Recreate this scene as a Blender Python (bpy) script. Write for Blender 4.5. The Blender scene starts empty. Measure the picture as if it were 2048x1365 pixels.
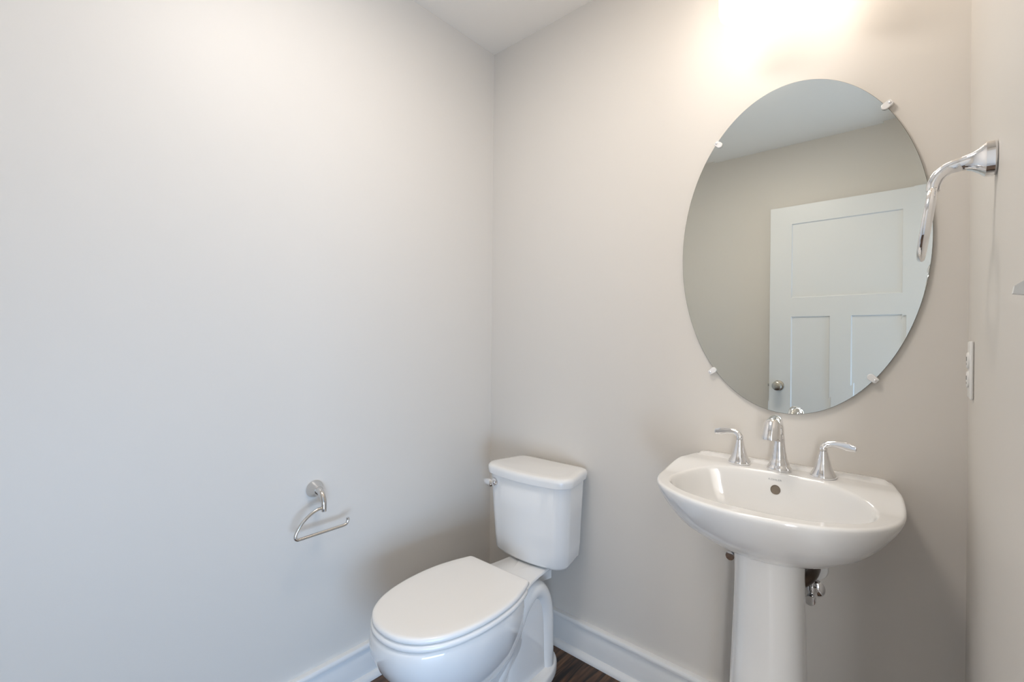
import bpy, bmesh, math
from mathutils import Vector, Matrix

# ------------------------------------------------------------------ camera
sc = bpy.context.scene
COL = sc.collection
YAW, PITCH, ROLL = -0.6892, 0.0005, 0.0094
cam_d = bpy.data.cameras.new('camera')
cam = bpy.data.objects.new('camera', cam_d)
COL.objects.link(cam)
cam_d.sensor_width = 36.0
cam_d.lens = 917.84 / 2048 * 36.0
cam_d.shift_x = -68.03 / 2048
cam_d.clip_start = 0.02
_f = Vector((math.sin(YAW) * math.cos(PITCH), math.cos(YAW) * math.cos(PITCH), math.sin(PITCH)))
_r = Vector((math.cos(YAW), -math.sin(YAW), 0))
_u = _r.cross(_f)
_r2 = _r * math.cos(ROLL) + _u * math.sin(ROLL)
_u2 = _u * math.cos(ROLL) - _r * math.sin(ROLL)
cam.matrix_world = Matrix(((_r2.x, _u2.x, -_f.x, 1.4829), (_r2.y, _u2.y, -_f.y, -1.4189),
                           (_r2.z, _u2.z, -_f.z, 1.1703), (0, 0, 0, 1)))
sc.camera = cam

# ------------------------------------------------------------------ light
sc.view_settings.view_transform = 'Standard'
sc.view_settings.look = 'None'
sc.view_settings.gamma = 1.0
sc.view_settings.use_curve_mapping = False
sc.view_settings.exposure = 0.31
sc.render.film_transparent = False

LAMP_WARM = (1.0, 0.885, 0.775)
LAMP_STRENGTH = 4.0
CEIL_FILL_STRENGTH = 22.5
FILL_BLUE = (0.46, 0.68, 1.0)  # colour of the added low blue panel in the hall

world = bpy.data.worlds.new('sky')
sc.world = world
world.use_nodes = True
bg = world.node_tree.nodes['Background']
bg.inputs[0].default_value = (0.55, 0.75, 1.0, 1)
bg.inputs[1].default_value = 0.6


def area(name, loc, target, sx, sy, power, color):
    l = bpy.data.lights.new(name, 'AREA')
    l.shape = 'RECTANGLE'
    l.size = sx
    l.size_y = sy
    l.energy = power
    l.color = color
    o = bpy.data.objects.new(name, l)
    COL.objects.link(o)
    o.location = loc
    d = Vector(target) - Vector(loc)
    o.rotation_euler = d.to_track_quat('-Z', 'Y').to_euler()
    return o


# added lights in the hall beyond the open doorway (low blue panel imitating daylight,
# plus an added neutral fill panel standing inside the hall)
area('hall_blue_fill_light', (2.44, -1.75, 0.36), (0.0, -0.90, 0.55), 1.3, 0.60, 33.0, FILL_BLUE)
area('hall_fill_light', (2.10, -3.60, 1.25), (0.75, -0.5, 1.35), 0.8, 1.9, 74.0, (0.93, 0.96, 1.0))


# ------------------------------------------------------------------ materials
def nodes(m):
    m.use_nodes = True
    nt = m.node_tree
    return nt, nt.nodes['Principled BSDF']


def mat(name, color, rough=0.5, metal=0.0, spec=0.5, coat=0.0, bump=None, noise=None):
    m = bpy.data.materials.new(name)
    nt, b = nodes(m)
    b.inputs['Base Color'].default_value = (*color, 1)
    b.inputs['Roughness'].default_value = rough
    b.inputs['Metallic'].default_value = metal
    b.inputs['Specular IOR Level'].default_value = spec
    if coat:
        b.inputs['Coat Weight'].default_value = coat
        b.inputs['Coat Roughness'].default_value = 0.03
    tc = nt.nodes.new('ShaderNodeTexCoord')
    if noise:      # (scale, amount): a very slight tone variation
        n = nt.nodes.new('ShaderNodeTexNoise')
        n.inputs['Scale'].default_value = noise[0]
        n.inputs['Detail'].default_value = 3
        nt.links.new(tc.outputs['Object'], n.inputs['Vector'])
        mx = nt.nodes.new('ShaderNodeMix')
        mx.data_type = 'RGBA'
        k = 1 - noise[1]
        mx.inputs[6].default_value = (*[c * k for c in color], 1)
        mx.inputs[7].default_value = (*[min(1, c * (1 + noise[1])) for c in color], 1)
        nt.links.new(n.outputs['Fac'], mx.inputs[0])
        nt.links.new(mx.outputs[2], b.inputs['Base Color'])
    if bump:       # (scale, strength, distance)
        n = nt.nodes.new('ShaderNodeTexNoise')
        n.inputs['Scale'].default_value = bump[0]
        n.inputs['Detail'].default_value = 4
        nt.links.new(tc.outputs['Object'], n.inputs['Vector'])
        bp = nt.nodes.new('ShaderNodeBump')
        bp.inputs['Strength'].default_value = bump[1]
        bp.inputs['Distance'].default_value = bump[2]
        nt.links.new(n.outputs['Fac'], bp.inputs['Height'])
        nt.links.new(bp.outputs['Normal'], b.inputs['Normal'])
    return m


M_WALL = mat('greige_wall_paint', (0.72, 0.68, 0.625), 0.48, spec=0.42, bump=(220, 0.10, 0.0006), noise=(1.7, 0.008))
M_CEIL = mat('ceiling_paint', (0.91, 0.86, 0.79), 0.9, spec=0.2, bump=(180, 0.08, 0.0005))
M_TRIM = mat('white_trim_paint', (0.80, 0.80, 0.79), 0.33, bump=(60, 0.04, 0.0004))
M_DOOR = mat('white_door_paint', (0.80, 0.80, 0.79), 0.38, bump=(90, 0.04, 0.0004))
M_PORC = mat('white_porcelain', (0.86, 0.85, 0.83), 0.09, coat=0.6, noise=(3.0, 0.004))
M_SEAT = mat('white_seat_plastic', (0.90, 0.885, 0.86), 0.24, noise=(3.0, 0.004))
M_CHROME = mat('polished_chrome', (0.86, 0.86, 0.87), 0.06, 1.0, noise=(20, 0.01))
M_BRUSH = mat('brushed_nickel', (0.52, 0.49, 0.44), 0.27, 1.0, noise=(40, 0.04))
M_DARKM = mat('dark_bronze_pipe', (0.10, 0.075, 0.06), 0.35, 0.9, noise=(30, 0.1))
M_PLATE = mat('white_plate_plastic', (0.82, 0.81, 0.78), 0.3, noise=(8, 0.005))
M_DARK = mat('dark_slot', (0.03, 0.03, 0.03), 0.6, noise=(8, 0.05))
M_OVER = mat('overflow_brass', (0.23, 0.19, 0.15), 0.4, 0.4, noise=(60, 0.15))
M_INK = mat('grey_ink', (0.42, 0.43, 0.43), 0.5, noise=(80, 0.02))
M_SATIN = mat('satin_chrome', (0.66, 0.64, 0.615), 0.16, 1.0, noise=(30, 0.02))
M_RUBBER = mat('grey_rubber', (0.2, 0.2, 0.2), 0.7, noise=(50, 0.05))

M_MIRROR = bpy.data.materials.new('silvered_mirror')
nt, b = nodes(M_MIRROR)
b.inputs['Base Color'].default_value = (0.765, 0.79, 0.755, 1)
b.inputs['Metallic'].default_value = 1
b.inputs['Roughness'].default_value = 0.0
M_EDGE = mat('green_glass_edge', (0.16, 0.17, 0.14), 0.25, noise=(30, 0.05))

M_CLIP = bpy.data.materials.new('clear_clip_plastic')
nt, b = nodes(M_CLIP)
b.inputs['Base Color'].default_value = (0.97, 0.96, 0.95, 1)
b.inputs['Roughness'].default_value = 0.15
b.inputs['Transmission Weight'].default_value = 0.15
b.inputs['IOR'].default_value = 1.45

M_SHADE = bpy.data.materials.new('lit_frosted_glass')
nt, b = nodes(M_SHADE)
b.inputs['Base Color'].default_value = (0.9, 0.88, 0.85, 1)
b.inputs['Roughness'].default_value = 0.3
b.inputs['Emission Color'].default_value = (*LAMP_WARM, 1)
b.inputs['Emission Strength'].default_value = LAMP_STRENGTH


def wood_floor():
    m = bpy.data.materials.new('dark_wood_planks')
    nt, b = nodes(m)
    N, L = nt.nodes, nt.links
    tc = N.new('ShaderNodeTexCoord')
    mp = N.new('ShaderNodeMapping')
    mp.inputs['Rotation'].default_value = (0, 0, math.radians(90))
    L.new(tc.outputs['Object'], mp.inputs['Vector'])
    br = N.new('ShaderNodeTexBrick')
    br.offset = 0.37
    br.inputs['Scale'].default_value = 1.0
    br.inputs['Brick Width'].default_value = 1.1
    br.inputs['Row Height'].default_value = 0.125
    br.inputs['Mortar Size'].default_value = 0.0016
    br.inputs['Mortar Smooth'].default_value = 0.3
    br.inputs['Color1'].default_value = (0.105, 0.060, 0.032, 1)
    br.inputs['Color2'].default_value = (0.050, 0.027, 0.015, 1)
    br.inputs['Mortar'].default_value = (0.012, 0.007, 0.005, 1)
    L.new(mp.outputs['Vector'], br.inputs['Vector'])
    mp2 = N.new('ShaderNodeMapping')
    mp2.inputs['Scale'].default_value = (24, 2.4, 1)
    L.new(tc.outputs['Object'], mp2.inputs['Vector'])
    ns = N.new('ShaderNodeTexNoise')
    ns.inputs['Scale'].default_value = 1.6
    ns.inputs['Detail'].default_value = 7
    ns.inputs['Distortion'].default_value = 1.4
    L.new(mp2.outputs['Vector'], ns.inputs['Vector'])
    rp = N.new('ShaderNodeValToRGB')
    rp.color_ramp.elements[0].position = 0.38
    rp.color_ramp.elements[0].color = (0.18, 0.16, 0.15, 1)
    rp.color_ramp.elements[1].position = 0.66
    rp.color_ramp.elements[1].color = (2.1, 1.9, 1.7, 1)
    L.new(ns.outputs['Fac'], rp.inputs[0])
    mx = N.new('ShaderNodeMix')
    mx.data_type = 'RGBA'
    mx.blend_type = 'MULTIPLY'
    mx.inputs[0].default_value = 1
    L.new(br.outputs['Color'], mx.inputs[6])
    L.new(rp.outputs[0], mx.inputs[7])
    L.new(mx.outputs[2], b.inputs['Base Color'])
    b.inputs['Roughness'].default_value = 0.42
    bp = N.new('ShaderNodeBump')
    bp.inputs['Strength'].default_value = 0.35
    bp.inputs['Distance'].default_value = 0.001
    L.new(ns.outputs['Fac'], bp.inputs['Height'])
    L.new(bp.outputs['Normal'], b.inputs['Normal'])
    return m


M_FLOOR = wood_floor()


# ------------------------------------------------------------------ helpers
def finish(name, bm, m, parent=None, smooth=True, angle=40):
    bmesh.ops.remove_doubles(bm, verts=bm.verts, dist=1e-6)
    bmesh.ops.recalc_face_normals(bm, faces=bm.faces)
    me = bpy.data.meshes.new(name)
    bm.to_mesh(me)
    bm.free()
    if smooth:
        for p in me.polygons:
            p.use_smooth = True
        me.set_sharp_from_angle(angle=math.radians(angle))
    me.materials.append(m)
    o = bpy.data.objects.new(name, me)
    COL.objects.link(o)
    if parent:
        o.parent = parent
    return o


def thing(name, label, cat, loc=(0, 0, 0), rotz=0.0, group=None):
    o = bpy.data.objects.new(name, None)
    o.empty_display_size = 0.05
    COL.objects.link(o)
    o.location = loc
    o.rotation_euler = (0, 0, rotz)
    o['label'] = label
    o['category'] = cat
    if group:
        o['group'] = group
    return o


def struct(name, bm, m, smooth=False):
    o = finish(name, bm, m, None, smooth)
    o['kind'] = 'structure'
    return o


def add_box(bm, x0, x1, y0, y1, z0, z1, bevel=0.0, seg=2):
    vs = [bm.verts.new((x, y, z)) for x in (x0, x1) for y in (y0, y1) for z in (z0, z1)]
    fs = [(0, 1, 3, 2), (4, 6, 7, 5), (0, 4, 5, 1), (2, 3, 7, 6), (0, 2, 6, 4), (1, 5, 7, 3)]
    faces = [bm.faces.new([vs[i] for i in f]) for f in fs]
    if bevel:
        es = {e for f in faces for e in f.edges}
        bmesh.ops.bevel(bm, geom=list(es), offset=bevel, segments=seg, profile=0.5, affect='EDGES')


def loft(bm, rings, cap0=True, cap1=True, closed=True):
    """rings: list of lists of (x,y,z), all the same length"""
    rv = [[bm.verts.new(p) for p in r] for r in rings]
    n = len(rings[0])
    for a, b2 in zip(rv, rv[1:]):
        for i in range(n if closed else n - 1):
            j = (i + 1) % n
            try:
                bm.faces.new((a[i], a[j], b2[j], b2[i]))
            except ValueError:
                pass

    def cap(r):
        c = bm.verts.new(sum((v.co for v in r), Vector()) / len(r))
        for i in range(len(r)):
            bm.faces.new((r[i], r[(i + 1) % len(r)], c))
    if cap0:
        cap(rv[0])
    if cap1:
        cap(rv[-1])
    return rv


def frame(t, up=Vector((0, 0, 1))):
    t = t.normalized()
    if abs(t.dot(up)) > 0.97:
        up = Vector((0, 1, 0))
    a = t.cross(up).normalized()
    return a, a.cross(t).normalized()


def catmull(pts, n=8):
    P = [Vector(p) for p in pts]
    P = [P[0] * 2 - P[1]] + P + [P[-1] * 2 - P[-2]]
    out = []
    for i in range(1, len(P) - 2):
        for k in range(n):
            t = k / n
            p0, p1, p2, p3 = P[i - 1:i + 3]
            out.append(0.5 * ((2 * p1) + (-p0 + p2) * t + (2 * p0 - 5 * p1 + 4 * p2 - p3) * t * t
                              + (-p0 + 3 * p1 - 3 * p2 + p3) * t ** 3))
    out.append(P[-2])
    return out


def tube(bm, pts, radii, n=20, smooth_n=8, flat=None, up=Vector((0, 0, 1)), closed=False):
    """swept tube through pts; radii one or per control point; flat=(a,b) scales the two axes
    (constant) or a list of such pairs, one per control point"""
    P = catmull(pts, smooth_n) if smooth_n > 1 else [Vector(p) for p in pts]
    m = len(P)
    k = len(pts)

    def interp(vals, i):
        if not isinstance(vals, (list, tuple)):
            return vals
        s = i / (m - 1) * (k - 1)
        a = min(int(s), k - 2)
        f = s - a
        f = f * f * (3 - 2 * f)
        return vals[a] * (1 - f) + vals[a + 1] * f
    rings = []
    prev_a = None
    for i, p in enumerate(P):
        t = (P[min(i + 1, m - 1)] - P[max(i - 1, 0)])
        if prev_a is None:
            a, b2 = frame(t, up)
        else:
            tn = t.normalized()
            a = (prev_a - tn * prev_a.dot(tn)).normalized()
            b2 = a.cross(tn).normalized()
        prev_a = a
        r = interp(radii, i)
        if flat is None:
            fa = fb = 1
        elif isinstance(flat[0], (list, tuple)):
            fa = interp([q[0] for q in flat], i)
            fb = interp([q[1] for q in flat], i)
        else:
            fa, fb = flat
        rings.append([tuple(p + a * (r * fa * math.cos(2 * math.pi * j / n))
                            + b2 * (r * fb * math.sin(2 * math.pi * j / n))) for j in range(n)])
    loft(bm, rings)


def lathe(bm, prof, center=(0, 0, 0), axis='z', n=40, sq=None):
    """prof: list of (radius, height) ; axis z, -y, -x, +x"""
    rings = []
    cx, cy, cz = center
    for r, h in prof:
        ring = []
        for j in range(n):
            a = 2 * math.pi * j / n
            c, s = math.cos(a), math.sin(a)
            if sq:     # superellipse exponent for a squarish section
                e = 2 / sq
                c = math.copysign(abs(c) ** e, c)
                s = math.copysign(abs(s) ** e, s)
            u, v = r * c, r * s
            if axis == 'z':
                ring.append((cx + u, cy + v, cz + h))
            elif axis == '-y':
                ring.append((cx + u, cy - h, cz + v))
            elif axis == '-x':
                ring.append((cx - h, cy + u, cz + v))
            elif axis == '+x':
                ring.append((cx + h, cy + u, cz + v))
        rings.append(ring)
    loft(bm, rings)


def sm(a, b2, x):
    t = max(0.0, min(1.0, (x - a) / (b2 - a)))
    return t * t * (3 - 2 * t)


def polar(poly, c, n):
    """resample closed polygon poly around centre c at n equally spaced angles"""
    out = []
    m = len(poly)
    for k in range(n):
        a = 2 * math.pi * k / n
        d = (math.cos(a), math.sin(a))
        best = None
        for i in range(m):
            x1, y1 = poly[i][0] - c[0], poly[i][1] - c[1]
            x2, y2 = poly[(i + 1) % m][0] - c[0], poly[(i + 1) % m][1] - c[1]
            ex, ey = x2 - x1, y2 - y1
            det = d[0] * (-ey) - d[1] * (-ex)
            if abs(det) < 1e-12:
                continue
            t = (x1 * (-ey) - y1 * (-ex)) / det
            s = (d[0] * y1 - d[1] * x1) / det
            if t > 0 and -1e-6 <= s <= 1 + 1e-6:
                if best is None or t > best:
                    best = t
        out.append((d[0] * best, d[1] * best))
    return out     # relative to c


def half_to_poly(half, smooth_n=6):
    """half: list of (halfwidth, y) from back to front (ends hw=0 at front). Mirror it."""
    pts = [p for p in catmull([(a, b2, 0) for a, b2 in half], smooth_n)]
    R = [(max(p.x, 0), p.y) for p in pts]
    return R + [(-x, y) for x, y in reversed(R) if x > 1e-5]


# ------------------------------------------------------------------ room
W, D, H = 1.5607, -1.855, 2.44
T = 0.12
DY0, DY1, DZ = -1.835, -0.985, 2.045         # doorway in the right wall

bm = bmesh.new(); add_box(bm, -T, W + T, D - T, T, -0.05, 0.0)
struct('floor', bm, M_FLOOR)
bm = bmesh.new(); add_box(bm, -T, W + T, D - T, T, H, H + 0.08)
struct('ceiling', bm, M_CEIL)
bm = bmesh.new(); add_box(bm, -T, 0, D - T, 0, 0, H)
struct('wall_left', bm, M_WALL)
bm = bmesh.new(); add_box(bm, -T, W + T, 0, T, 0, H)
struct('wall_back', bm, M_WALL)
bm = bmesh.new(); add_box(bm, 0, W, D - T, D, 0, H)
struct('wall_front', bm, M_WALL)
bm = bmesh.new()
add_box(bm, W, W + T, DY1, 0, 0, H)
add_box(bm, W, W + T, D - T, DY0, 0, H)
add_box(bm, W, W + T, DY0, DY1, DZ, H)
struct('wall_right', bm, M_WALL)

# hall beyond the doorway, with an assumed, unseen window added for daylight
HX0, HX1, HY0, HY1 = W + T, 2.5, -4.0, 0.4
bm = bmesh.new(); add_box(bm, HX0, HX1 + T, HY0 - T, HY1 + T, -0.05, 0.0)
struct('floor_hall', bm, M_FLOOR)
bm = bmesh.new(); add_box(bm, HX0, HX1 + T, HY0 - T, HY1 + T, H, H + 0.08)
struct('ceiling_hall', bm, M_CEIL)
bm = bmesh.new(); add_box(bm, HX0, HX1 + T, HY1, HY1 + T, 0, H)
struct('wall_hall_back', bm, M_WALL)
bm = bmesh.new(); add_box(bm, HX0, HX1 + T, HY0 - T, HY0, 0, H)
struct('wall_hall_front', bm, M_WALL)
bm = bmesh.new()
WY0, WY1, WZ0, WZ1 = -2.55, -0.95, 0.03, 2.10
add_box(bm, HX1, HX1 + T, WY1, HY1, 0, H)
add_box(bm, HX1, HX1 + T, HY0, WY0, 0, H)
add_box(bm, HX1, HX1 + T, WY0, WY1, 0, WZ0)
add_box(bm, HX1, HX1 + T, WY0, WY1, WZ1, H)
struct('wall_hall_right', bm, M_WALL)
bm = bmesh.new()
for a, b2 in ((WY0, WY0 + .05), (WY1 - .05, WY1), ((WY0 + WY1) / 2 - .02, (WY0 + WY1) / 2 + .02)):
    add_box(bm, HX1 + .03, HX1 + .08, a, b2, WZ0, WZ1)
for a, b2 in ((WZ0, WZ0 + .05), (WZ1 - .05, WZ1)):
    add_box(bm, HX1 + .03, HX1 + .08, WY0, WY1, a, b2)
struct('assumed_window_1', bm, M_TRIM)  # frame of the assumed hall window, added behind the blue fill panel
# the piece of outer wall that closes the hall beside the powder room
bm = bmesh.new(); add_box(bm, W, W + T, HY0 - T, D - T, 0, H)
add_box(bm, W, W + T, T, HY1 + T, 0, H)
struct('wall_hall_left', bm, M_WALL)

# baseboards: profile in (depth from wall, z)
BH = 0.128
PROF = [(0, 0), (0.030, 0), (0.030, 0.006), (0.0275, 0.0125), (0.0225, 0.0185), (0.0155, 0.022), (0.0135, 0.0225),
        (0.0135, 0.1045), (0.0125, 0.1065), (0.0155, 0.108), (0.0195, 0.111), (0.0205, 0.1165), (0.0195, 0.1215),
        (0.0165, 0.1262), (0.0115, 0.128), (0, 0.128)]


def baseboard(name, kind, a, b2):
    """kind: which wall; a..b2 along it"""
    bm = bmesh.new()
    rings = []
    for t in (a, b2):
        if kind == 'left':
            rings.append([(d, t, z) for d, z in PROF])
        elif kind == 'right':
            rings.append([(W - d, t, z) for d, z in PROF])
        elif kind == 'back':
            rings.append([(t, -d, z) for d, z in PROF])
        elif kind == 'front':
            rings.append([(t, D + d, z) for d, z in PROF])
    rv = [[bm.verts.new(p) for p in r] for r in rings]
    n = len(PROF)
    for i in range(n):
        j = (i + 1) % n
        bm.faces.new((rv[0][i], rv[0][j], rv[1][j], rv[1][i]))
    bm.faces.new(rv[0])
    bm.faces.new(rv[1])
    o = finish(name, bm, M_TRIM, None, True, 30)
    o['kind'] = 'structure'
    return o


baseboard('baseboard_left', 'left', D, 0)
baseboard('baseboard_back', 'back', 0, W)
baseboard('baseboard_right', 'right', DY1 + 0.075, 0)
baseboard('baseboard_front', 'front', 0, W)

# door casing + jamb (flat craftsman trim) around the doorway
bm = bmesh.new()
cw, ct = 0.075, 0.016
add_box(bm, W - ct, W, DY1, DY1 + cw, 0, DZ, 0.002)
add_box(bm, W - ct, W, DY0 - 0.018, DY1 + cw, DZ, DZ + cw, 0.002)
add_box(bm, W + T, W + T + ct, DY1, DY1 + cw, 0, DZ, 0.002)
add_box(bm, W + T, W + T + ct, DY0 - cw, DY0, 0, DZ, 0.002)
add_box(bm, W + T, W + T + ct, DY0 - cw, DY1 + cw, DZ, DZ + cw, 0.002)
struct('trim_1', bm, M_TRIM)

# ------------------------------------------------------------------ open door (seen in the mirror)
DX0, DX1, DFY, DTH = 0.715, 1.512, -1.795, 0.035
DZ0, DZ1 = 0.012, 2.031


def door_slab():
    """three recessed flat panels on the face at y=DFY"""
    bm = bmesh.new()
    px0, px1 = 0.838, DX1 - 0.123
    xm0, xm1 = 1.047, 1.153
    # panel openings
    ops = [(px0, px1, 1.456, 1.919), (px0, xm0, 0.24, 1.338), (xm1, px1, 0.24, 1.338)]
    xs = sorted({DX0, DX1, px0, px1, xm0, xm1})
    zs = sorted({DZ0, DZ1, 0.24, 1.338, 1.456, 1.919})

    def inside(x, z):
        for a, b2, c, d in ops:
            if a < x < b2 and c < z < d:
                return True
        return False
    for face, sgn in ((DFY, 1), (DFY - DTH, -1)):
        for i in range(len(xs) - 1):
            for k in range(len(zs) - 1):
                if not inside((xs[i] + xs[i + 1]) / 2, (zs[k] + zs[k + 1]) / 2):
                    bm.faces.new([bm.verts.new((x, face, z)) for x, z in
                                  ((xs[i], zs[k]), (xs[i + 1], zs[k]), (xs[i + 1], zs[k + 1]), (xs[i], zs[k + 1]))])
        for a, b2, c, d in ops:
            lv = [(0, 0), (0.0015, 0.005), (0.005, 0.008)]
            rings = []
            for ins, dep in lv:
                y = face - sgn * dep
                rings.append([(a + ins, y, c + ins), (b2 - ins, y, c + ins), (b2 - ins, y, d - ins), (a + ins, y, d - ins)])
            loft(bm, rings, cap0=False, cap1=True)
    y0, y1 = DFY - DTH, DFY
    for q in (((DX0, y0, DZ0), (DX0, y1, DZ0), (DX0, y1, DZ1), (DX0, y0, DZ1)),
              ((DX1, y0, DZ0), (DX1, y1, DZ0), (DX1, y1, DZ1), (DX1, y0, DZ1)),
              ((DX0, y0, DZ1), (DX0, y1, DZ1), (DX1, y1, DZ1), (DX1, y0, DZ1)),
              ((DX0, y0, DZ0), (DX0, y1, DZ0), (DX1, y1, DZ0), (DX1, y0, DZ0))):
        bm.faces.new([bm.verts.new(p) for p in q])
    return bm


door = bpy.data.objects.new('door_1', None)
COL.objects.link(door)
door['kind'] = 'structure'
finish('door_panel', door_slab(), M_DOOR, door, False)
KX, KZ = 0.771, 0.903
bm = bmesh.new()
lathe(bm, [(0.0, 0), (0.032, 0), (0.033, 0.003), (0.031, 0.007), (0.020, 0.011), (0.012, 0.014), (0.011, 0.028),
           (0.016, 0.034), (0.025, 0.040), (0.0285, 0.048), (0.0275, 0.056), (0.022, 0.061), (0.0, 0.063)],
      (KX, 0, KZ), '-y', 40)
for v in bm.verts:                 # the knob points into the room (+y)
    v.co.y = DFY - v.co.y
knob = finish('door_knob', bm, M_BRUSH, door)
knob['label'] = 'brushed nickel round knob'
bm = bmesh.new()
add_box(bm, DX0 - 0.001, DX0 + 0.002, DFY - 0.030, DFY - 0.005, KZ - 0.029, KZ + 0.029)
add_box(bm, DX0 - 0.011, DX0, DFY - 0.023, DFY - 0.011, KZ - 0.008, KZ + 0.008, 0.002)
finish('door_latch', bm, M_BRUSH, door, False)
for hz in (0.25, 1.05, 1.80):
    bm = bmesh.new()
    lathe(bm, [(0, -0.045), (0.0065, -0.045), (0.0065, 0.045), (0, 0.045)], (DX1 + 0.012, DFY - 0.028, hz), 'z', 16)
    add_box(bm, DX1 - 0.001, W - 0.0005, DFY - 0.031, DFY - 0.026, hz - 0.044, hz + 0.044)
    finish('door_hinge', bm, M_BRUSH, door)

# ------------------------------------------------------------------ mirror
MX, MZ, MA, MB_ = 1.1915, 1.4338, 0.3055, 0.458
MY = -0.010                        # front face
mir = thing('oval_mirror', 'frameless oval mirror hanging on the wall above the pedestal sink', 'mirror', (MX, 0, MZ))
N = 192
bv = 0.0245


def oval(a, b2, y):
    return [(a * math.cos(2 * math.pi * k / N), y, b2 * math.sin(2 * math.pi * k / N)) for k in range(N)]


bm = bmesh.new()
rise = bv * 0.0052                 # the bevel's wedge of glass bends the view by a fraction of a degree
rv = loft(bm, [oval(MA - bv, MB_ - bv, MY), oval(MA, MB_, MY - rise)], cap0=False, cap1=False)
bm.faces.new(rv[0])
mg = finish('mirror_glass', bm, M_MIRROR, mir, False)
bm = bmesh.new()
loft(bm, [oval(MA, MB_, MY - rise), oval(MA + 0.0008, MB_ + 0.0008, MY + 0.001), oval(MA + 0.0008, MB_ + 0.0008, MY + 0.005)],
     cap0=False, cap1=True)
o = finish('mirror_edge', bm, M_EDGE, mir)
o['label'] = 'dark ground glass edge'

clips = [(1.4075, 1.762, 'upper right'), (0.9965, 1.773, 'upper left'), (0.9845, 1.085, 'lower left'), (1.3835, 1.085, 'lower right')]
for (x, z, w) in clips:
    # the clip points at the mirror centre
    a = math.atan2((MZ - z) / MB_ ** 2, (MX - x) / MA ** 2)
    t = thing('mirror_clip', 'small clear plastic clip on the %s rim of the oval mirror' % w, 'clip', (x, 0, z),
              group='clips holding the oval mirror')
    bm = bmesh.new()
    # foot against the wall (outside the rim), bridge and rounded lip over the glass; local u towards centre
    def P(u, y, v):
        return (u * math.cos(a) - v * math.sin(a), y, u * math.sin(a) + v * math.cos(a))
    outl = [(-0.013, -0.0055), (-0.013, 0.0055), (-0.010, 0.0075), (0.003, 0.0085), (0.008, 0.0075), (0.0115, 0.004),
            (0.0125, 0), (0.0115, -0.004), (0.008, -0.0075), (0.003, -0.0085), (-0.010, -0.0075)]
    loft(bm, [[P(u, -0.0112, v) for u, v in outl], [P(u, -0.0135, v) for u, v in outl],
              [P(u * 0.9, -0.0150, v * 0.86) for u, v in outl]])
    loft(bm, [[P(u, y, v) for u, v in ((-0.0135, -0.006), (-0.0015, -0.006), (-0.0015, 0.006), (-0.0135, 0.006))]
              for y in (-0.0005, -0.0115)])
    finish('clip_body', bm, M_CLIP, t)
    bm = bmesh.new()
    cx_, _, cz_ = P(-0.0075, 0, 0)
    lathe(bm, [(0.0, 0.0145), (0.0034, 0.0145), (0.0032, 0.0165), (0.002, 0.0175), (0, 0.0178)], (cx_, 0, cz_), '-y', 16)
    s = finish('screw', bm, M_CHROME, t)
    s['label'] = 'tiny silver screw head'

# ------------------------------------------------------------------ vanity light
LX, LZ0 = 1.2020, 2.034
vl = thing('vanity_light', 'two-light wall fixture with glowing frosted glass cylinder shades above the oval mirror', 'wall lamp', (LX, 0, 0))
bm = bmesh.new()
add_box(bm, -0.22, 0.22, -0.022, -0.0005, 2.262, 2.372, 0.008, 3)
finish('back_plate', bm, M_CHROME, vl)
for s in (-1, 1):
    x = 0.105 * s
    bm = bmesh.new()
    tube(bm, [(x, -0.02, 2.317), (x, -0.09, 2.322), (x, -0.142, 2.305), (x, -0.16, 2.262)], 0.008, 14)
    arm = finish('lamp_arm', bm, M_CHROME, vl)
    bm = bmesh.new()
    lathe(bm, [(0, 2.272), (0.022, 2.272), (0.030, 2.262), (0.032, 2.232), (0, 2.232)], (x, -0.16, 0), 'z', 32)
    finish('socket_cup', bm, M_CHROME, arm)
    bm = bmesh.new()
    prof = [(0.0, LZ0), (0.028, LZ0), (0.040, LZ0 + 0.003), (0.0460, LZ0 + 0.009), (0.0490, LZ0 + 0.019), (0.0495, LZ0 + 0.032),
            (0.0495, 2.215), (0.050, 2.228), (0.040, 2.234), (0.0, 2.234)]
    lathe(bm, prof, (x, -0.16, 0), 'z', 48)
    o = finish('lamp_shade', bm, M_SHADE, vl)
    o['label'] = 'lit frosted white glass cylinder'

# ------------------------------------------------------------------ added ceiling fill light, unseen; shadows only suggest a source above
cl = thing('ceiling_fill_light', 'added unseen fill light shaped as a round flush frosted dome on the ceiling', 'ceiling light', (0.78, -0.87, H))
bm = bmesh.new()
lathe(bm, [(0, -0.0005), (0.200, -0.0005), (0.205, -0.004), (0.205, -0.014), (0.201, -0.017), (0, -0.017)], (0, 0, 0), 'z', 64)
finish('ceiling_pan', bm, M_BRUSH, cl)
bm = bmesh.new()
lathe(bm, [(0, -0.0172), (0.196, -0.0172), (0.195, -0.022), (0.186, -0.027), (0.160, -0.031), (0.110, -0.034), (0.050, -0.0355), (0, -0.036)], (0, 0, 0), 'z', 64)
M_FILL_DOME = M_SHADE.copy()
M_FILL_DOME.name = 'lit_fill_dome'
M_FILL_DOME.node_tree.nodes['Principled BSDF'].inputs['Emission Strength'].default_value = CEIL_FILL_STRENGTH
M_FILL_DOME.node_tree.nodes['Principled BSDF'].inputs['Emission Color'].default_value = (1.0, 0.925, 0.85, 1)
o = finish('fill_dome', bm, M_FILL_DOME, cl)
o['label'] = 'lit frosted dome of the added fill light'

# ------------------------------------------------------------------ pedestal sink
SX = 1.187
sink = thing('pedestal_sink', 'white porcelain pedestal sink standing under the oval mirror', 'sink', (SX, 0, 0))
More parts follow.
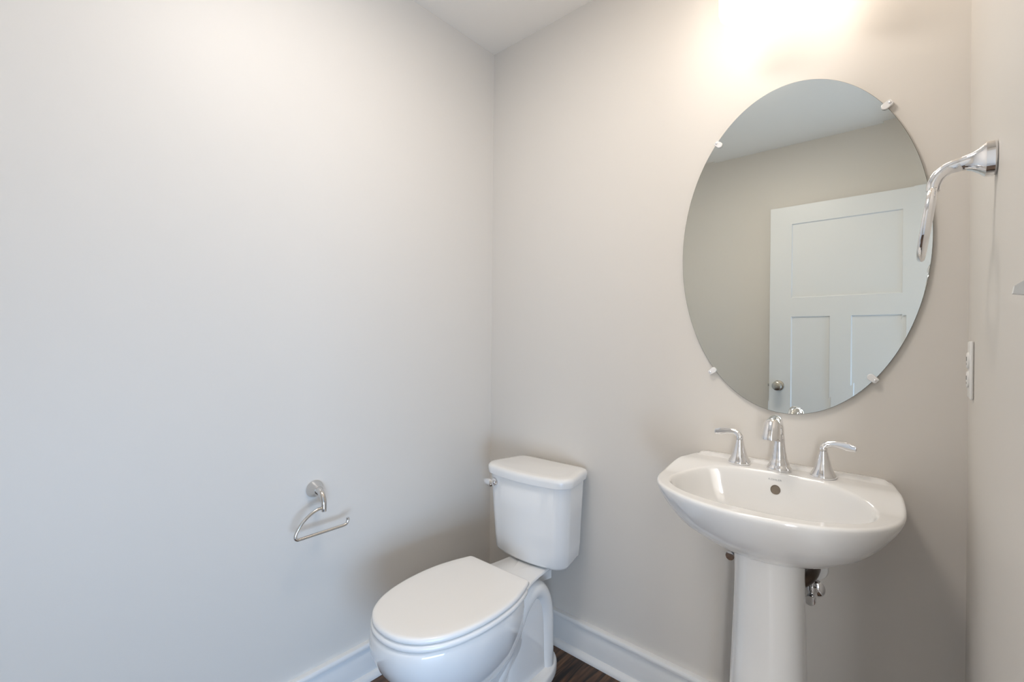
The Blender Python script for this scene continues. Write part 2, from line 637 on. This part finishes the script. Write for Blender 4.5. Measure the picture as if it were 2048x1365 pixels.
# local plan (hw, y)
OUT = [(0.0, -0.002), (0.12, -0.002), (0.226, -0.002), (0.236, -0.008), (0.243, -0.030), (0.253, -0.075), (0.264, -0.13), (0.270, -0.18),
       (0.268, -0.225), (0.257, -0.27), (0.236, -0.312), (0.202, -0.348), (0.155, -0.378), (0.10, -0.399), (0.05, -0.410), (0.0, -0.414)]
out_poly = half_to_poly(OUT, 5)
C0 = (0.0, -0.215)
NS = 160
OUTP = polar(out_poly, C0, NS)
INC = (0.0, -0.238)
in_poly = []
for k in range(240):
    a = 2 * math.pi * k / 240
    c, s = math.cos(a), math.sin(a)
    e = 2 / 2.25
    hb = 0.120 if s > 0 else 0.136
    in_poly.append((0.224 * math.copysign(abs(c) ** e, c), INC[1] + hb * math.copysign(abs(s) ** e, s)))
INP = polar(in_poly, C0, NS)


def ztop(y):
    z = 0.812 + 0.022 * sm(-0.215, -0.105, y)
    return z


def ring_out(s, z, dz=0.0, clampback=True, follow=1.0):
    r = []
    for x, y in OUTP:
        X = x * s
        Y = C0[1] + y * s
        zz = z + follow * (ztop(C0[1] + y) - 0.812)
        r.append((X, min(Y, -0.002), zz))
    return r


bm = bmesh.new()
rings = []
# underside, bottom to top: (scale, z, follow)
UND = [(0.10, 0.652, 0), (0.26, 0.654, 0), (0.36, 0.658, 0), (0.47, 0.668, 0.0), (0.58, 0.682, 0.05), (0.69, 0.701, 0.1),
       (0.79, 0.719, 0.2), (0.87, 0.743, 0.3), (0.935, 0.767, 0.5), (0.975, 0.785, 0.7), (0.995, 0.798, 0.9), (1.0, 0.805, 1)]
for s, z, fo in UND:
    r = []
    for x, y in OUTP:
        X, Y = x * s, C0[1] + 0.0 + y * s
        # towards the bottom the shell closes on the pedestal, a little behind the middle
        Y += (1 - s) * 0.035
        # the back of the shell stays near the wall for the upper part
        Y0 = C0[1] + y
        zz = z + fo * (ztop(Y0) - 0.812)
        r.append((X, min(Y, -0.002), zz))
    rings.append(r)
# rounded rim edge
for s, dz in ((0.9985, 0.0035), (0.992, 0.0062), (0.982, 0.0074), (0.968, 0.0078)):
    r = []
    for x, y in OUTP:
        Y = C0[1] + y * s
        r.append((x * s, min(Y, -0.002), ztop(C0[1] + y) - 0.0078 + dz))
    rings.append(r)
# top surface from the edge to the basin lip
for t in (0.06, 0.12, 0.18, 0.24, 0.30, 0.36, 0.42, 0.5, 0.6, 0.7, 0.8, 0.92):
    r = []
    for (x, y), (xi, yi) in zip(OUTP, INP):
        X = x * 0.968 * (1 - t) + xi * 1.015 * t
        Y = C0[1] + y * 0.968 * (1 - t) + yi * 1.015 * t
        z = ztop(Y)
        z += 0.006 * sm(-0.046, -0.038, Y)      # raised splash ledge at the wall
        r.append((X, Y, z))
    rings.append(r)
# lip and bowl
lipz = []
for xi, yi in INP:
    lipz.append(ztop(C0[1] + yi))
BC = (0.0, -0.225 - C0[1])
INN = [(1.015, 0.0, 1), (1.0, -0.0018, 1), (0.987, -0.006, 1), (0.975, -0.013, 0.98), (0.955, -0.028, 0.9), (0.925, -0.046, 0.75),
       (0.87, -0.066, 0.5), (0.78, -0.084, 0.25), (0.65, -0.098, 0.1), (0.50, -0.107, 0), (0.34, -0.112, 0), (0.18, -0.116, 0), (0.08, -0.1175, 0)]
for s, dz, fo in INN:
    r = []
    for (xi, yi), lz in zip(INP, lipz):
        X = xi * s
        Y = C0[1] + BC[1] * (1 - s) + yi * s
        r.append((X, Y, 0.812 + fo * (lz - 0.812) + dz))
    rings.append(r)
loft(bm, rings)
# wall flange behind the bowl
fl = []
for k in range(41):
    u = -1 + 2 * k / 40
    x = 0.236 * u
    z = 0.812 - 0.185 * (1 - abs(u) ** 2.3) - 0.02
    fl.append((x, z))
fr = [(0.236, 0.80)] + [(x, z) for x, z in reversed(fl)] + [(-0.236, 0.80)]
loft(bm, [[(x * k, y, 0.80 + (z - 0.80) * k) for x, z in fr] for y, k in ((-0.002, 1.0), (-0.030, 0.99), (-0.038, 0.955))])
finish('basin', bm, M_PORC, sink, True, 50)

# pedestal column: a shell, open towards the wall
bm = bmesh.new()
rings = []
for z, hw, yb, yf in ((0.0, 0.108, -0.075, -0.315), (0.022, 0.108, -0.075, -0.315), (0.032, 0.102, -0.08, -0.308), (0.06, 0.097, -0.085, -0.30),
                      (0.16, 0.091, -0.09, -0.288), (0.30, 0.0855, -0.095, -0.278), (0.42, 0.082, -0.095, -0.272), (0.52, 0.0785, -0.095, -0.268),
                      (0.60, 0.0765, -0.095, -0.268), (0.672, 0.078, -0.095, -0.272)):
    outer, inner = [], []
    th = 0.013
    ym, hh = (yb + yf) / 2 + 0.012, (yb - yf) / 2 + 0.012
    for k in range(61):
        a = math.radians(130 + 280 * k / 60)
        c, s = math.cos(a), math.sin(a)
        e = 2 / 2.3
        cc, ss = math.copysign(abs(c) ** e, c), math.copysign(abs(s) ** e, s)
        outer.append((hw * cc, ym + hh * ss, z))
        inner.append(((hw - th) * cc, ym + (hh - th) * ss, z))
    rings.append(outer + inner[::-1])
rv = [[bm.verts.new(p) for p in r] for r in rings]
n = len(rings[0])
for a, b2 in zip(rv, rv[1:]):
    for i in range(n):
        j = (i + 1) % n
        bm.faces.new((a[i], a[j], b2[j], b2[i]))
for r in (rv[0], rv[-1]):
    for i in range(n // 2 - 1):
        bm.faces.new((r[i], r[i + 1], r[n - 2 - i], r[n - 1 - i]))
finish('pedestal', bm, M_PORC, sink, True, 50)

# overflow hole on the back slope of the bowl, logo above it
def bowl_back(z):
    """y of the bowl's back surface at height z, on the centre line"""
    pts = []
    k = NS // 4
    for s, dz, fo in INN:
        yi = INP[k][1]
        pts.append((0.812 + fo * (lipz[k] - 0.812) + dz, C0[1] + BC[1] * (1 - s) + yi * s))
    for (z0, y0), (z1, y1) in zip(pts, pts[1:]):
        if z1 <= z <= z0:
            return y0 + (y1 - y0) * (z0 - z) / (z0 - z1)
    return pts[-1][1]


OZ = 0.792
oy = bowl_back(OZ)
sl = math.atan2(bowl_back(OZ + 0.006) - bowl_back(OZ - 0.006), 0.012)   # lean of the surface
bm = bmesh.new()
lathe(bm, [(0.0, 0.0006), (0.0098, 0.0006), (0.0104, 0.0014), (0.0112, 0.0018), (0.0118, 0.0012), (0.0120, -0.001), (0, -0.001)], (0, 0, 0), '-y', 32)
o = finish('overflow_hole', bm, M_OVER, sink)
o.location = (0.002, oy - 0.0002, OZ)
o.rotation_euler = (-sl, 0, 0)
o['label'] = 'small round brown overflow opening'
bm = bmesh.new()
lathe(bm, [(0, -0.1), (0.024, -0.1), (0.0305, -0.0985), (0.031, -0.096), (0.027, -0.0945), (0.022, -0.0965), (0.017, -0.0955), (0.010, -0.093), (0, -0.0925)],
      (0, -0.222, 0.7925 + 0.002), 'z', 40)
o = finish('drain', bm, M_CHROME, sink)
o['label'] = 'chrome pop-up drain'


def text_mesh(name, body, size, m, parent, loc, rot, extrude=0.0003, sx=1.0):
    cu = bpy.data.curves.new(name + '_c', 'FONT')
    cu.body = body
    cu.size = size
    cu.align_x = 'CENTER'
    cu.align_y = 'CENTER'
    cu.extrude = extrude
    cu.space_character = 1.12
    tmp = bpy.data.objects.new(name + '_t', cu)
    me = bpy.data.meshes.new_from_object(tmp)
    bpy.data.objects.remove(tmp)
    bpy.data.curves.remove(cu)
    me.materials.clear()
    me.materials.append(m)
    o = bpy.data.objects.new(name, me)
    COL.objects.link(o)
    o.parent = parent
    o.location = loc
    o.rotation_euler = rot
    o.scale = (sx, 1, 1)
    return o


LZ = 0.8165
ly = bowl_back(LZ)
sl2 = math.atan2(bowl_back(LZ + 0.004) - bowl_back(LZ - 0.004), 0.008)
o = text_mesh('logo', 'KOHLER', 0.0062, M_INK, sink, (0.0, ly - 0.0004, LZ), (math.radians(90) - sl2, 0, 0), 0.0002, 1.25)
o['label'] = 'faint grey maker lettering above the overflow'

# ------------------------------------------------------------------ faucet (three pieces on the sink deck)
FY = -0.078
FZ = 0.8343
BELL = [(0, 0.0), (0.0285, 0.0), (0.0298, 0.002), (0.0298, 0.005), (0.0275, 0.009), (0.0225, 0.018), (0.0180, 0.029), (0.0148, 0.041),
        (0.0122, 0.052), (0.0102, 0.061), (0.0094, 0.0655), (0.0, 0.0655)]
sp = thing('faucet', 'chrome widespread faucet with two lever handles on the back of the white sink', 'faucet', (SX, FY, FZ))
for s in (-1, 1):
    bm = bmesh.new()
    lathe(bm, BELL, (0, 0, 0), 'z', 48)
    t = finish('handle', bm, M_CHROME, sp)
    t.location = (0.1016 * s, 0, 0)
    bm = bmesh.new()
    tube(bm, [(0, 0, 0.0665), (0, 0, 0.0725), (0.004 * s, 0, 0.0800), (0.016 * s, 0, 0.0850), (0.032 * s, 0, 0.0855), (0.050 * s, 0, 0.0832), (0.0665 * s, 0, 0.0800), (0.0705 * s, 0, 0.0795)],
         [0.0090, 0.0094, 0.0082, 0.0064, 0.0060, 0.0062, 0.0045, 0.0012], 20, 8,
         flat=[(1, 1), (1, 1), (1, 0.9), (1.1, 0.75), (1.35, 0.58), (1.6, 0.5), (1.7, 0.45), (1.7, 0.5)], up=Vector((0, 1, 0)))
    finish('lever', bm, M_CHROME, t)
bm = bmesh.new()
lathe(bm, [(0, 0.0), (0.0290, 0.0), (0.0305, 0.0025), (0.0305, 0.0065), (0.028, 0.010), (0.0, 0.010)], (0, 0, 0), 'z', 48)
finish('spout_base', bm, M_CHROME, sp)
bm = bmesh.new()
tube(bm, [(0, 0, 0.008), (0, 0, 0.018), (0, 0, 0.034), (0, 0, 0.055), (0, 0, 0.078), (0, -0.001, 0.098), (0, -0.008, 0.118), (0, -0.026, 0.134), (0, -0.050, 0.1365),
          (0, -0.072, 0.128)],
     [0.0285, 0.0240, 0.0190, 0.0155, 0.0130, 0.0118, 0.0115, 0.0125, 0.0150, 0.0160], 32, 8, up=Vector((0, 1, 0)))
finish('spout_neck', bm, M_CHROME, sp)
bm = bmesh.new()
tube(bm, [(0, -0.052, 0.138), (0, -0.062, 0.136), (0, -0.074, 0.127), (0, -0.083, 0.110), (0, -0.088, 0.096), (0, -0.0895, 0.0905)],
     [0.0060, 0.0145, 0.0190, 0.0205, 0.0215, 0.0205], 32, 8, up=Vector((0, 1, 0)))
finish('spout_head', bm, M_CHROME, sp)

# ------------------------------------------------------------------ plumbing below the sink
t = thing('drain_pipe', 'dark metal drain pipe behind the sink pedestal running into a round white wall flange', 'pipe', (1.260, 0, 0.571))
bm = bmesh.new()
lathe(bm, [(0.0, 0.001), (0.032, 0.001), (0.033, 0.004), (0.031, 0.010), (0.022, 0.014), (0.0, 0.014)], (0, 0, 0), '-y', 40)
o = finish('wall_flange', bm, M_PLATE, t)
o['label'] = 'round white plastic wall flange'
bm = bmesh.new()
tube(bm, [(0, -0.004, 0), (0.0, -0.06, 0.0), (-0.010, -0.095, -0.004), (-0.035, -0.120, -0.018), (-0.062, -0.13, -0.040), (-0.073, -0.15, -0.044), (-0.073, -0.175, -0.030), (-0.073, -0.180, 0.0), (-0.073, -0.180, 0.055)], 0.016, 20, 8)
finish('pipe_bend', bm, M_DARKM, t)

for i, (x, z, lab) in enumerate(((1.062, 0.566, 'chrome water stop valve under the basin left of the pedestal'),
                                 (1.262, 0.512, 'chrome water stop valve just right of the pedestal, below the white flange'))):
    t = thing('supply_valve', lab, 'valve', (x, 0, z))
    bm = bmesh.new()
    lathe(bm, [(0, 0.0005), (0.024, 0.0005), (0.022, 0.004), (0.012, 0.008), (0.0075, 0.009), (0.0075, 0.04), (0.011, 0.042), (0.011, 0.062), (0, 0.062)], (0, 0, 0), '-y', 28)
    lathe(bm, [(0, 0.0), (0.0085, 0.0), (0.0085, 0.016), (0.0105, 0.017), (0.0105, 0.027), (0, 0.027)], (0, -0.052, 0), 'z', 24)
    finish('valve_body', bm, M_CHROME, t)
    bm = bmesh.new()
    lathe(bm, [(0, 0.062), (0.005, 0.062), (0.005, 0.070), (0.012, 0.072), (0.0135, 0.076), (0.012, 0.080), (0, 0.081)], (0, 0, 0), '-y', 24)
    finish('valve_handle', bm, M_CHROME, t)
    bm = bmesh.new()
    sx = 0.03 if i == 0 else -0.035
    tube(bm, [(0, -0.052, 0.025), (0, -0.052, 0.05), (sx * 0.5, -0.054, 0.08), (sx, -0.056, 0.12)], 0.0048, 12)
    finish('supply_hose', bm, M_CHROME, t)

# ------------------------------------------------------------------ toilet
TX, TY, TR = 0.392, -0.30, math.radians(1.2)
toi = thing('toilet', 'white two-piece toilet with closed lid in the corner', 'toilet', (TX, TY, 0), TR)
NT = 128
# local frame: origin (TX,TY); y local = world y + 0.30 before rotation


def L(half):
    return half_to_poly([(a, y - TY) for a, y in half], 5)


LID = [(0.0, -0.337), (0.10, -0.337), (0.128, -0.337), (0.1345, -0.341), (0.143, -0.362), (0.157, -0.40), (0.170, -0.45), (0.1755, -0.50), (0.1755, -0.55), (0.170, -0.60), (0.158, -0.65),
       (0.137, -0.695), (0.105, -0.733), (0.062, -0.758), (0.025, -0.767), (0.0, -0.768)]
CL = (0.006, -0.54 - TY)
lidp = polar([(x + CL[0], y) for x, y in L(LID)], CL, NT)


def egg(s, z, oy=0.0, grow=0.0, pts=None):
    pts = pts or lidp
    r = []
    for x, y in pts:
        d = math.hypot(x, y)
        k = s + grow / d
        r.append((CL[0] + x * k, CL[1] + y * k + oy, z))
    return r


bm = bmesh.new()
loft(bm, [egg(1, 0.4045, grow=-0.006), egg(1, 0.4050, grow=-0.002), egg(1, 0.4075, grow=0), egg(1, 0.4125, grow=0.0), egg(1, 0.4165, grow=-0.0015),
          egg(1, 0.4192, grow=-0.005), egg(1, 0.4205, grow=-0.012), egg(0.8, 0.4215), egg(0.4, 0.4222)])
finish('lid', bm, M_SEAT, toi, True, 60)
bm = bmesh.new()
SEAT = [(0.0, -0.352), (0.10, -0.352), (0.130, -0.352), (0.140, -0.358), (0.147, -0.375)] + LID[5:]
seatp = polar([(x + CL[0], y) for x, y in L(SEAT)], CL, NT)
loft(bm, [egg(1, 0.3850, grow=-0.010, pts=seatp), egg(1, 0.3855, grow=-0.001, pts=seatp), egg(1, 0.3880, grow=0.0025, pts=seatp),
          egg(1, 0.3935, grow=0.0035, pts=seatp), egg(1, 0.3990, grow=0.0020, pts=seatp), egg(1, 0.4020, grow=-0.002, pts=seatp), egg(1, 0.4030, grow=-0.007, pts=seatp)])
finish('seat', bm, M_SEAT, toi, True, 60)
for s in (-1, 1):
    bm = bmesh.new()
    add_box(bm, 0.075 * s - 0.016, 0.075 * s + 0.016, -0.338 - TY, -0.312 - TY, 0.380, 0.400, 0.005, 3)
    finish('seat_hinge', bm, M_SEAT, toi)

# bowl body with bulging sides, tucked into the foot
BOWL = [(0.0, -0.355), (0.10, -0.355), (0.128, -0.362), (0.146, -0.385)] + LID[6:-4] + [(0.106, -0.737), (0.063, -0.762), (0.025, -0.771), (0.0, -0.772)]
bowlp = polar([(x + CL[0], y) for x, y in L(BOWL)], CL, NT)


def bring(s, z, oy=0.0, tilt=0.0, sx=1.0):
    r = []
    for x, y in bowlp:
        X, Y = x * s * sx, y * s
        r.append((CL[0] + X, CL[1] + Y + oy, z + tilt * Y))
    return r


bm = bmesh.new()
loft(bm, [bring(0.20, 0.155, 0.10, 0.12), bring(0.50, 0.158, 0.09, 0.15), bring(0.62, 0.172, 0.075, 0.17), bring(0.72, 0.197, 0.058, 0.16), bring(0.82, 0.229, 0.040, 0.12),
          bring(0.905, 0.262, 0.022, 0.07), bring(0.965, 0.295, 0.008, 0.03), bring(1.0, 0.327, 0, 0.0), bring(1.012, 0.352, 0), bring(1.005, 0.371, 0),
          bring(0.995, 0.379), bring(0.975, 0.383), bring(0.9, 0.3835)])
finish('bowl', bm, M_PORC, toi, True, 60)

# foot, trapway housing and the shelf the tank is bolted to: one casting behind/below the bowl
bm = bmesh.new()


def slab(z, hw, y0, y1, e=3.0, n=72, ox=0.0):
    r = []
    ym, hh = (y0 + y1) / 2, (y0 - y1) / 2
    for k in range(n):
        a = 2 * math.pi * k / n
        c, s = math.cos(a), math.sin(a)
        r.append((ox + hw * math.copysign(abs(c) ** (2 / e), c), ym - TY + hh * math.copysign(abs(s) ** (2 / e), s), z))
    return r


# foot flange
loft(bm, [slab(0, 0.128, -0.080, -0.665, 2.8), slab(0.022, 0.128, -0.080, -0.665, 2.8), slab(0.031, 0.1245, -0.084, -0.661, 2.8), slab(0.036, 0.116, -0.092, -0.652, 2.8),
          slab(0.042, 0.095, -0.11, -0.64, 2.6)])
# pedestal under the bowl
loft(bm, [slab(0.03, 0.088, -0.20, -0.635, 2.6), slab(0.06, 0.080, -0.20, -0.625, 2.6), slab(0.12, 0.080, -0.20, -0.62, 2.6), slab(0.17, 0.092, -0.22, -0.63, 2.5), slab(0.24, 0.110, -0.26, -0.66, 2.4)])
# rear trapway housing, rounded top
loft(bm, [slab(0.03, 0.090, -0.140, -0.42, 4.5), slab(0.10, 0.086, -0.145, -0.40, 4.2), slab(0.22, 0.083, -0.150, -0.38, 4.0), slab(0.285, 0.081, -0.158, -0.36, 3.8), slab(0.32, 0.074, -0.165, -0.345, 3.6),
          slab(0.345, 0.066, -0.185, -0.33, 3)])
finish('foot', bm, M_PORC, toi, True, 55)
# arched swell of the trapway on each side
bm = bmesh.new()
for s in (-1, 1):
    x = 0.065 * s
    tube(bm, [(x, -0.168 - TY, 0.0), (x, -0.165 - TY, 0.05), (x, -0.163 - TY, 0.16), (x, -0.171 - TY, 0.25), (x, -0.201 - TY, 0.305), (x, -0.245 - TY, 0.318), (x, -0.295 - TY, 0.285), (x * 0.95, -0.33 - TY, 0.22), (x * 0.9, -0.37 - TY, 0.15), (x * 0.8, -0.42 - TY, 0.07), (x * 0.7, -0.45 - TY, 0.02)],
         [0.036, 0.032, 0.030, 0.030, 0.030, 0.030, 0.030, 0.030, 0.030, 0.030, 0.030], 24, 8, flat=(1, 1))
finish('trapway', bm, M_PORC, toi, True, 60)
# shelf
bm = bmesh.new()


def shelf(z, k):
    half = [(0.0, -0.10), (0.050, -0.10), (0.070 + k * 0.5, -0.11), (0.080 + k, -0.15), (0.086 + k, -0.20), (0.095 + k, -0.26), (0.113 + k, -0.32), (0.135 + k, -0.375),
            (0.14 + k, -0.42), (0.0, -0.44)]
    return [(x, y, z) for x, y in polar(L(half), (0, -0.26 - TY), 96)], z


def shelf_ring(z, k):
    pts, _ = shelf(z, k)
    return [(x, y + (-0.26 - TY), z) for x, y, _z in pts]


loft(bm, [shelf_ring(0.300, -0.075), shelf_ring(0.325, -0.055), shelf_ring(0.350, -0.026), shelf_ring(0.360, -0.008), shelf_ring(0.367, 0.0), shelf_ring(0.3725, -0.001), shelf_ring(0.3755, -0.005)])
finish('tank_shelf', bm, M_PORC, toi, True, 55)

# tank
TO = -0.014       # tank sits very slightly left of the bowl axis


def tank_ring(z, hwf, hwb, yf, yb, bow=0.014, rf=0.05, rb=0.035, n=12):
    """rounded trapezoid, front (-y) corners radius rf, back corners rb"""
    pts = []

    def arc(cx, cy, r, a0, a1):
        for k in range(n + 1):
            a = math.radians(a0 + (a1 - a0) * k / n)
            pts.append((cx + r * math.cos(a), cy + r * math.sin(a)))
    arc(hwb - rb, yb - rb, rb, 0, 90)
    arc(-hwb + rb, yb - rb, rb, 90, 180)
    arc(-hwf + rf, yf + rf, rf, 180, 270)
    # bowed front
    for k in range(1, 12):
        u = -1 + 2 * k / 12
        pts.append((u * (hwf - rf), yf - bow * (1 - u * u)))
    arc(hwf - rf, yf + rf, rf, 270, 360)
    return [(x + TO, y - TY, z) for x, y in pts]


bm = bmesh.new()
loft(bm, [tank_ring(0.3785, 0.130, 0.11, -0.160, -0.050, 0.012, 0.03, 0.02), tank_ring(0.3790, 0.148, 0.13, -0.177, -0.038, 0.013, 0.04, 0.03), tank_ring(0.384, 0.159, 0.14, -0.187, -0.030, 0.014, 0.046),
          tank_ring(0.394, 0.1645, 0.146, -0.192, -0.026, 0.014), tank_ring(0.44, 0.1685, 0.149, -0.194, -0.024, 0.014), tank_ring(0.56, 0.176, 0.154, -0.199, -0.022), tank_ring(0.668, 0.182, 0.159, -0.203, -0.020),
          tank_ring(0.672, 0.178, 0.155, -0.199, -0.024)])
finish('tank', bm, M_PORC, toi, True, 50)
bm = bmesh.new()
loft(bm, [tank_ring(0.6705, 0.186, 0.163, -0.207, -0.017), tank_ring(0.672, 0.1905, 0.167, -0.2115, -0.014, 0.015, 0.055), tank_ring(0.690, 0.194, 0.170, -0.214, -0.012, 0.015, 0.058),
          tank_ring(0.698, 0.1925, 0.169, -0.2125, -0.013, 0.015, 0.057), tank_ring(0.7030, 0.188, 0.165, -0.208, -0.017, 0.015, 0.053), tank_ring(0.7052, 0.181, 0.158, -0.201, -0.024, 0.015, 0.048),
          tank_ring(0.7060, 0.165, 0.142, -0.186, -0.038, 0.013, 0.04)])
finish('tank_lid', bm, M_PORC, toi, True, 50)
# flush lever on the tank front, top left
bm = bmesh.new()
lathe(bm, [(0, 0), (0.0145, 0), (0.0155, 0.003), (0.0135, 0.0075), (0.008, 0.010), (0.0065, 0.020), (0, 0.020)], (0, 0, 0), '-y', 32)
fl_ = finish('flush_lever', bm, M_CHROME, toi)
fl_.location = (TO - 0.134, -0.2025 - TY, 0.641)
fl_['label'] = 'chrome trip lever'
bm = bmesh.new()
tube(bm, [(0.008, -0.019, 0.0), (-0.006, -0.022, 0.0), (-0.022, -0.023, 0.001), (-0.036, -0.021, 0.003)], [0.0100, 0.0135, 0.0115, 0.0055], 20, 8, flat=(0.6, 1.1), up=Vector((0, 0, 1)))
finish('lever_arm', bm, M_CHROME, fl_)

# ------------------------------------------------------------------ toilet paper holder on the left wall
tp = thing('toilet_paper_holder', 'empty chrome swing-loop toilet paper holder on the left wall beside the toilet', 'toilet paper holder', (0, -0.763, 0.698))
bm = bmesh.new()
lathe(bm, [(0, 0.0005), (0.0255, 0.0005), (0.0262, 0.003), (0.0255, 0.006), (0.0220, 0.013), (0.0175, 0.021), (0.0125, 0.032), (0, 0.032)], (0, 0, 0), '+x', 44)
finish('escutcheon', bm, M_SATIN, tp)
bm = bmesh.new()
tube(bm, [(0.026, 0, 0.001), (0.040, 0, 0.0), (0.054, 0.000, -0.009), (0.062, 0.001, -0.026), (0.0645, 0.001, -0.045), (0.0645, 0.001, -0.056)],
     [0.0120, 0.0098, 0.0090, 0.0085, 0.0080, 0.0074], 20, 8, up=Vector((0, 1, 0)))
finish('arm', bm, M_SATIN, tp)
bm = bmesh.new()
tube(bm, [(0.0645, 0.000, -0.046), (0.0645, -0.018, -0.046), (0.0645, -0.040, -0.056), (0.0645, -0.062, -0.074), (0.0645, -0.077, -0.096), (0.0645, -0.0815, -0.112), (0.0645, -0.076, -0.1195),
          (0.0645, -0.065, -0.1205), (0.0645, -0.02, -0.1195), (0.0645, 0.04, -0.1185), (0.0645, 0.066, -0.1175), (0.0645, 0.0745, -0.113), (0.0645, 0.0775, -0.104), (0.0645, 0.0765, -0.098)],
     0.0047, 16, 8, up=Vector((1, 0, 0)))
finish('loop_bar', bm, M_SATIN, tp)

# ------------------------------------------------------------------ towel ring on the right wall
tr = thing('towel_ring', 'chrome towel ring on a flared post on the right wall near the mirror', 'towel ring', (W, -0.512, 1.437))
bm = bmesh.new()
lathe(bm, [(0, 0.0005), (0.0222, 0.0005), (0.0240, 0.003), (0.0232, 0.012), (0.0215, 0.0135), (0.0168, 0.019), (0.0125, 0.026), (0.0098, 0.034), (0, 0.034)], (0, 0, 0), '-x', 44, sq=2.8)
finish('escutcheon', bm, M_CHROME, tr)
bm = bmesh.new()
tube(bm, [(-0.026, 0, 0.001), (-0.040, 0, -0.001), (-0.052, 0.0, -0.004), (-0.062, 0.0, -0.012), (-0.068, 0.0, -0.024), (-0.069, 0.0, -0.034)],
     [0.0120, 0.0098, 0.0090, 0.0090, 0.0090, 0.0085], 20, 8, up=Vector((0, 1, 0)))
finish('arm', bm, M_CHROME, tr)
bm = bmesh.new()
# closed rounded ring, its foot swung a little away from the wall
pts = []
RW, RH = 0.066, 0.098
for k in range(64):
    a = 2 * math.pi * k / 64
    y = RW * math.copysign(abs(math.sin(a)) ** 0.85, math.sin(a))
    z = RH / 2 * math.copysign(abs(math.cos(a)) ** 0.85, math.cos(a)) - RH / 2 - 0.036
    x = -0.069 - (-(z + 0.036)) * 0.145
    pts.append(Vector((x, y, z)))
rings = []
for k, p in enumerate(pts):
    tdir = (pts[(k + 1) % 64] - pts[k - 1]).normalized()
    nx = Vector((1, 0, -0.145)).normalized()
    nb = tdir.cross(nx).normalized()
    rings.append([tuple(p + nx * 0.0050 * math.cos(2 * math.pi * j / 16) + nb * 0.0042 * math.sin(2 * math.pi * j / 16)) for j in range(16)])
rings.append(rings[0])
loft(bm, rings, False, False)
finish('ring', bm, M_CHROME, tr)

# ------------------------------------------------------------------ outlet and switch on the right wall
ou = thing('wall_outlet', 'white duplex outlet plate on the right wall beside the mirror', 'outlet', (W, -0.126, 1.119))
bm = bmesh.new()
add_box(bm, -0.0062, -0.0003, -0.036, 0.036, -0.0595, 0.0595, 0.003, 3)
finish('cover_plate', bm, M_PLATE, ou)
for s in (-1, 1):
    bm = bmesh.new()
    lathe(bm, [(0, 0.005), (0.0168, 0.005), (0.0168, 0.0085), (0.0155, 0.0095), (0, 0.0095)], (0, 0, 0.0197 * s), '-x', 32, sq=3)
    rc = finish('receptacle', bm, M_PLATE, ou)
    bm = bmesh.new()
    for yy in (-0.006, 0.006):
        add_box(bm, -0.0098, -0.0094, yy - 0.0011, yy + 0.0011, 0.0197 * s - 0.001, 0.0197 * s + 0.0075)
    lathe(bm, [(0, 0.0094), (0.0022, 0.0094), (0.0022, 0.0098), (0, 0.0098)], (0, 0, 0.0197 * s - 0.0075), '-x', 12)
    o = finish('slot', bm, M_DARK, rc, False)
    o['label'] = 'dark plug slots'

SWY = -0.868
sw = thing('light_switch', 'white wall switch lever at the right edge of the picture on the right wall', 'light switch', (W, SWY, 1.222))
bm = bmesh.new()
add_box(bm, -0.0055, -0.0003, -0.035, 0.035, -0.0575, 0.0575, 0.003, 3)
finish('cover_plate', bm, M_PLATE, sw)
bm = bmesh.new()
loft(bm, [[(-0.004, -0.0050, -0.011), (-0.004, 0.0050, -0.011), (-0.004, 0.0050, 0.011), (-0.004, -0.0050, 0.011)],
          [(-0.0205, -0.0040, -0.0078), (-0.0205, 0.0040, -0.0078), (-0.0195, 0.0040, -0.0015), (-0.0195, -0.0040, -0.0015)]])
finish('toggle', bm, M_PLATE, sw, False)
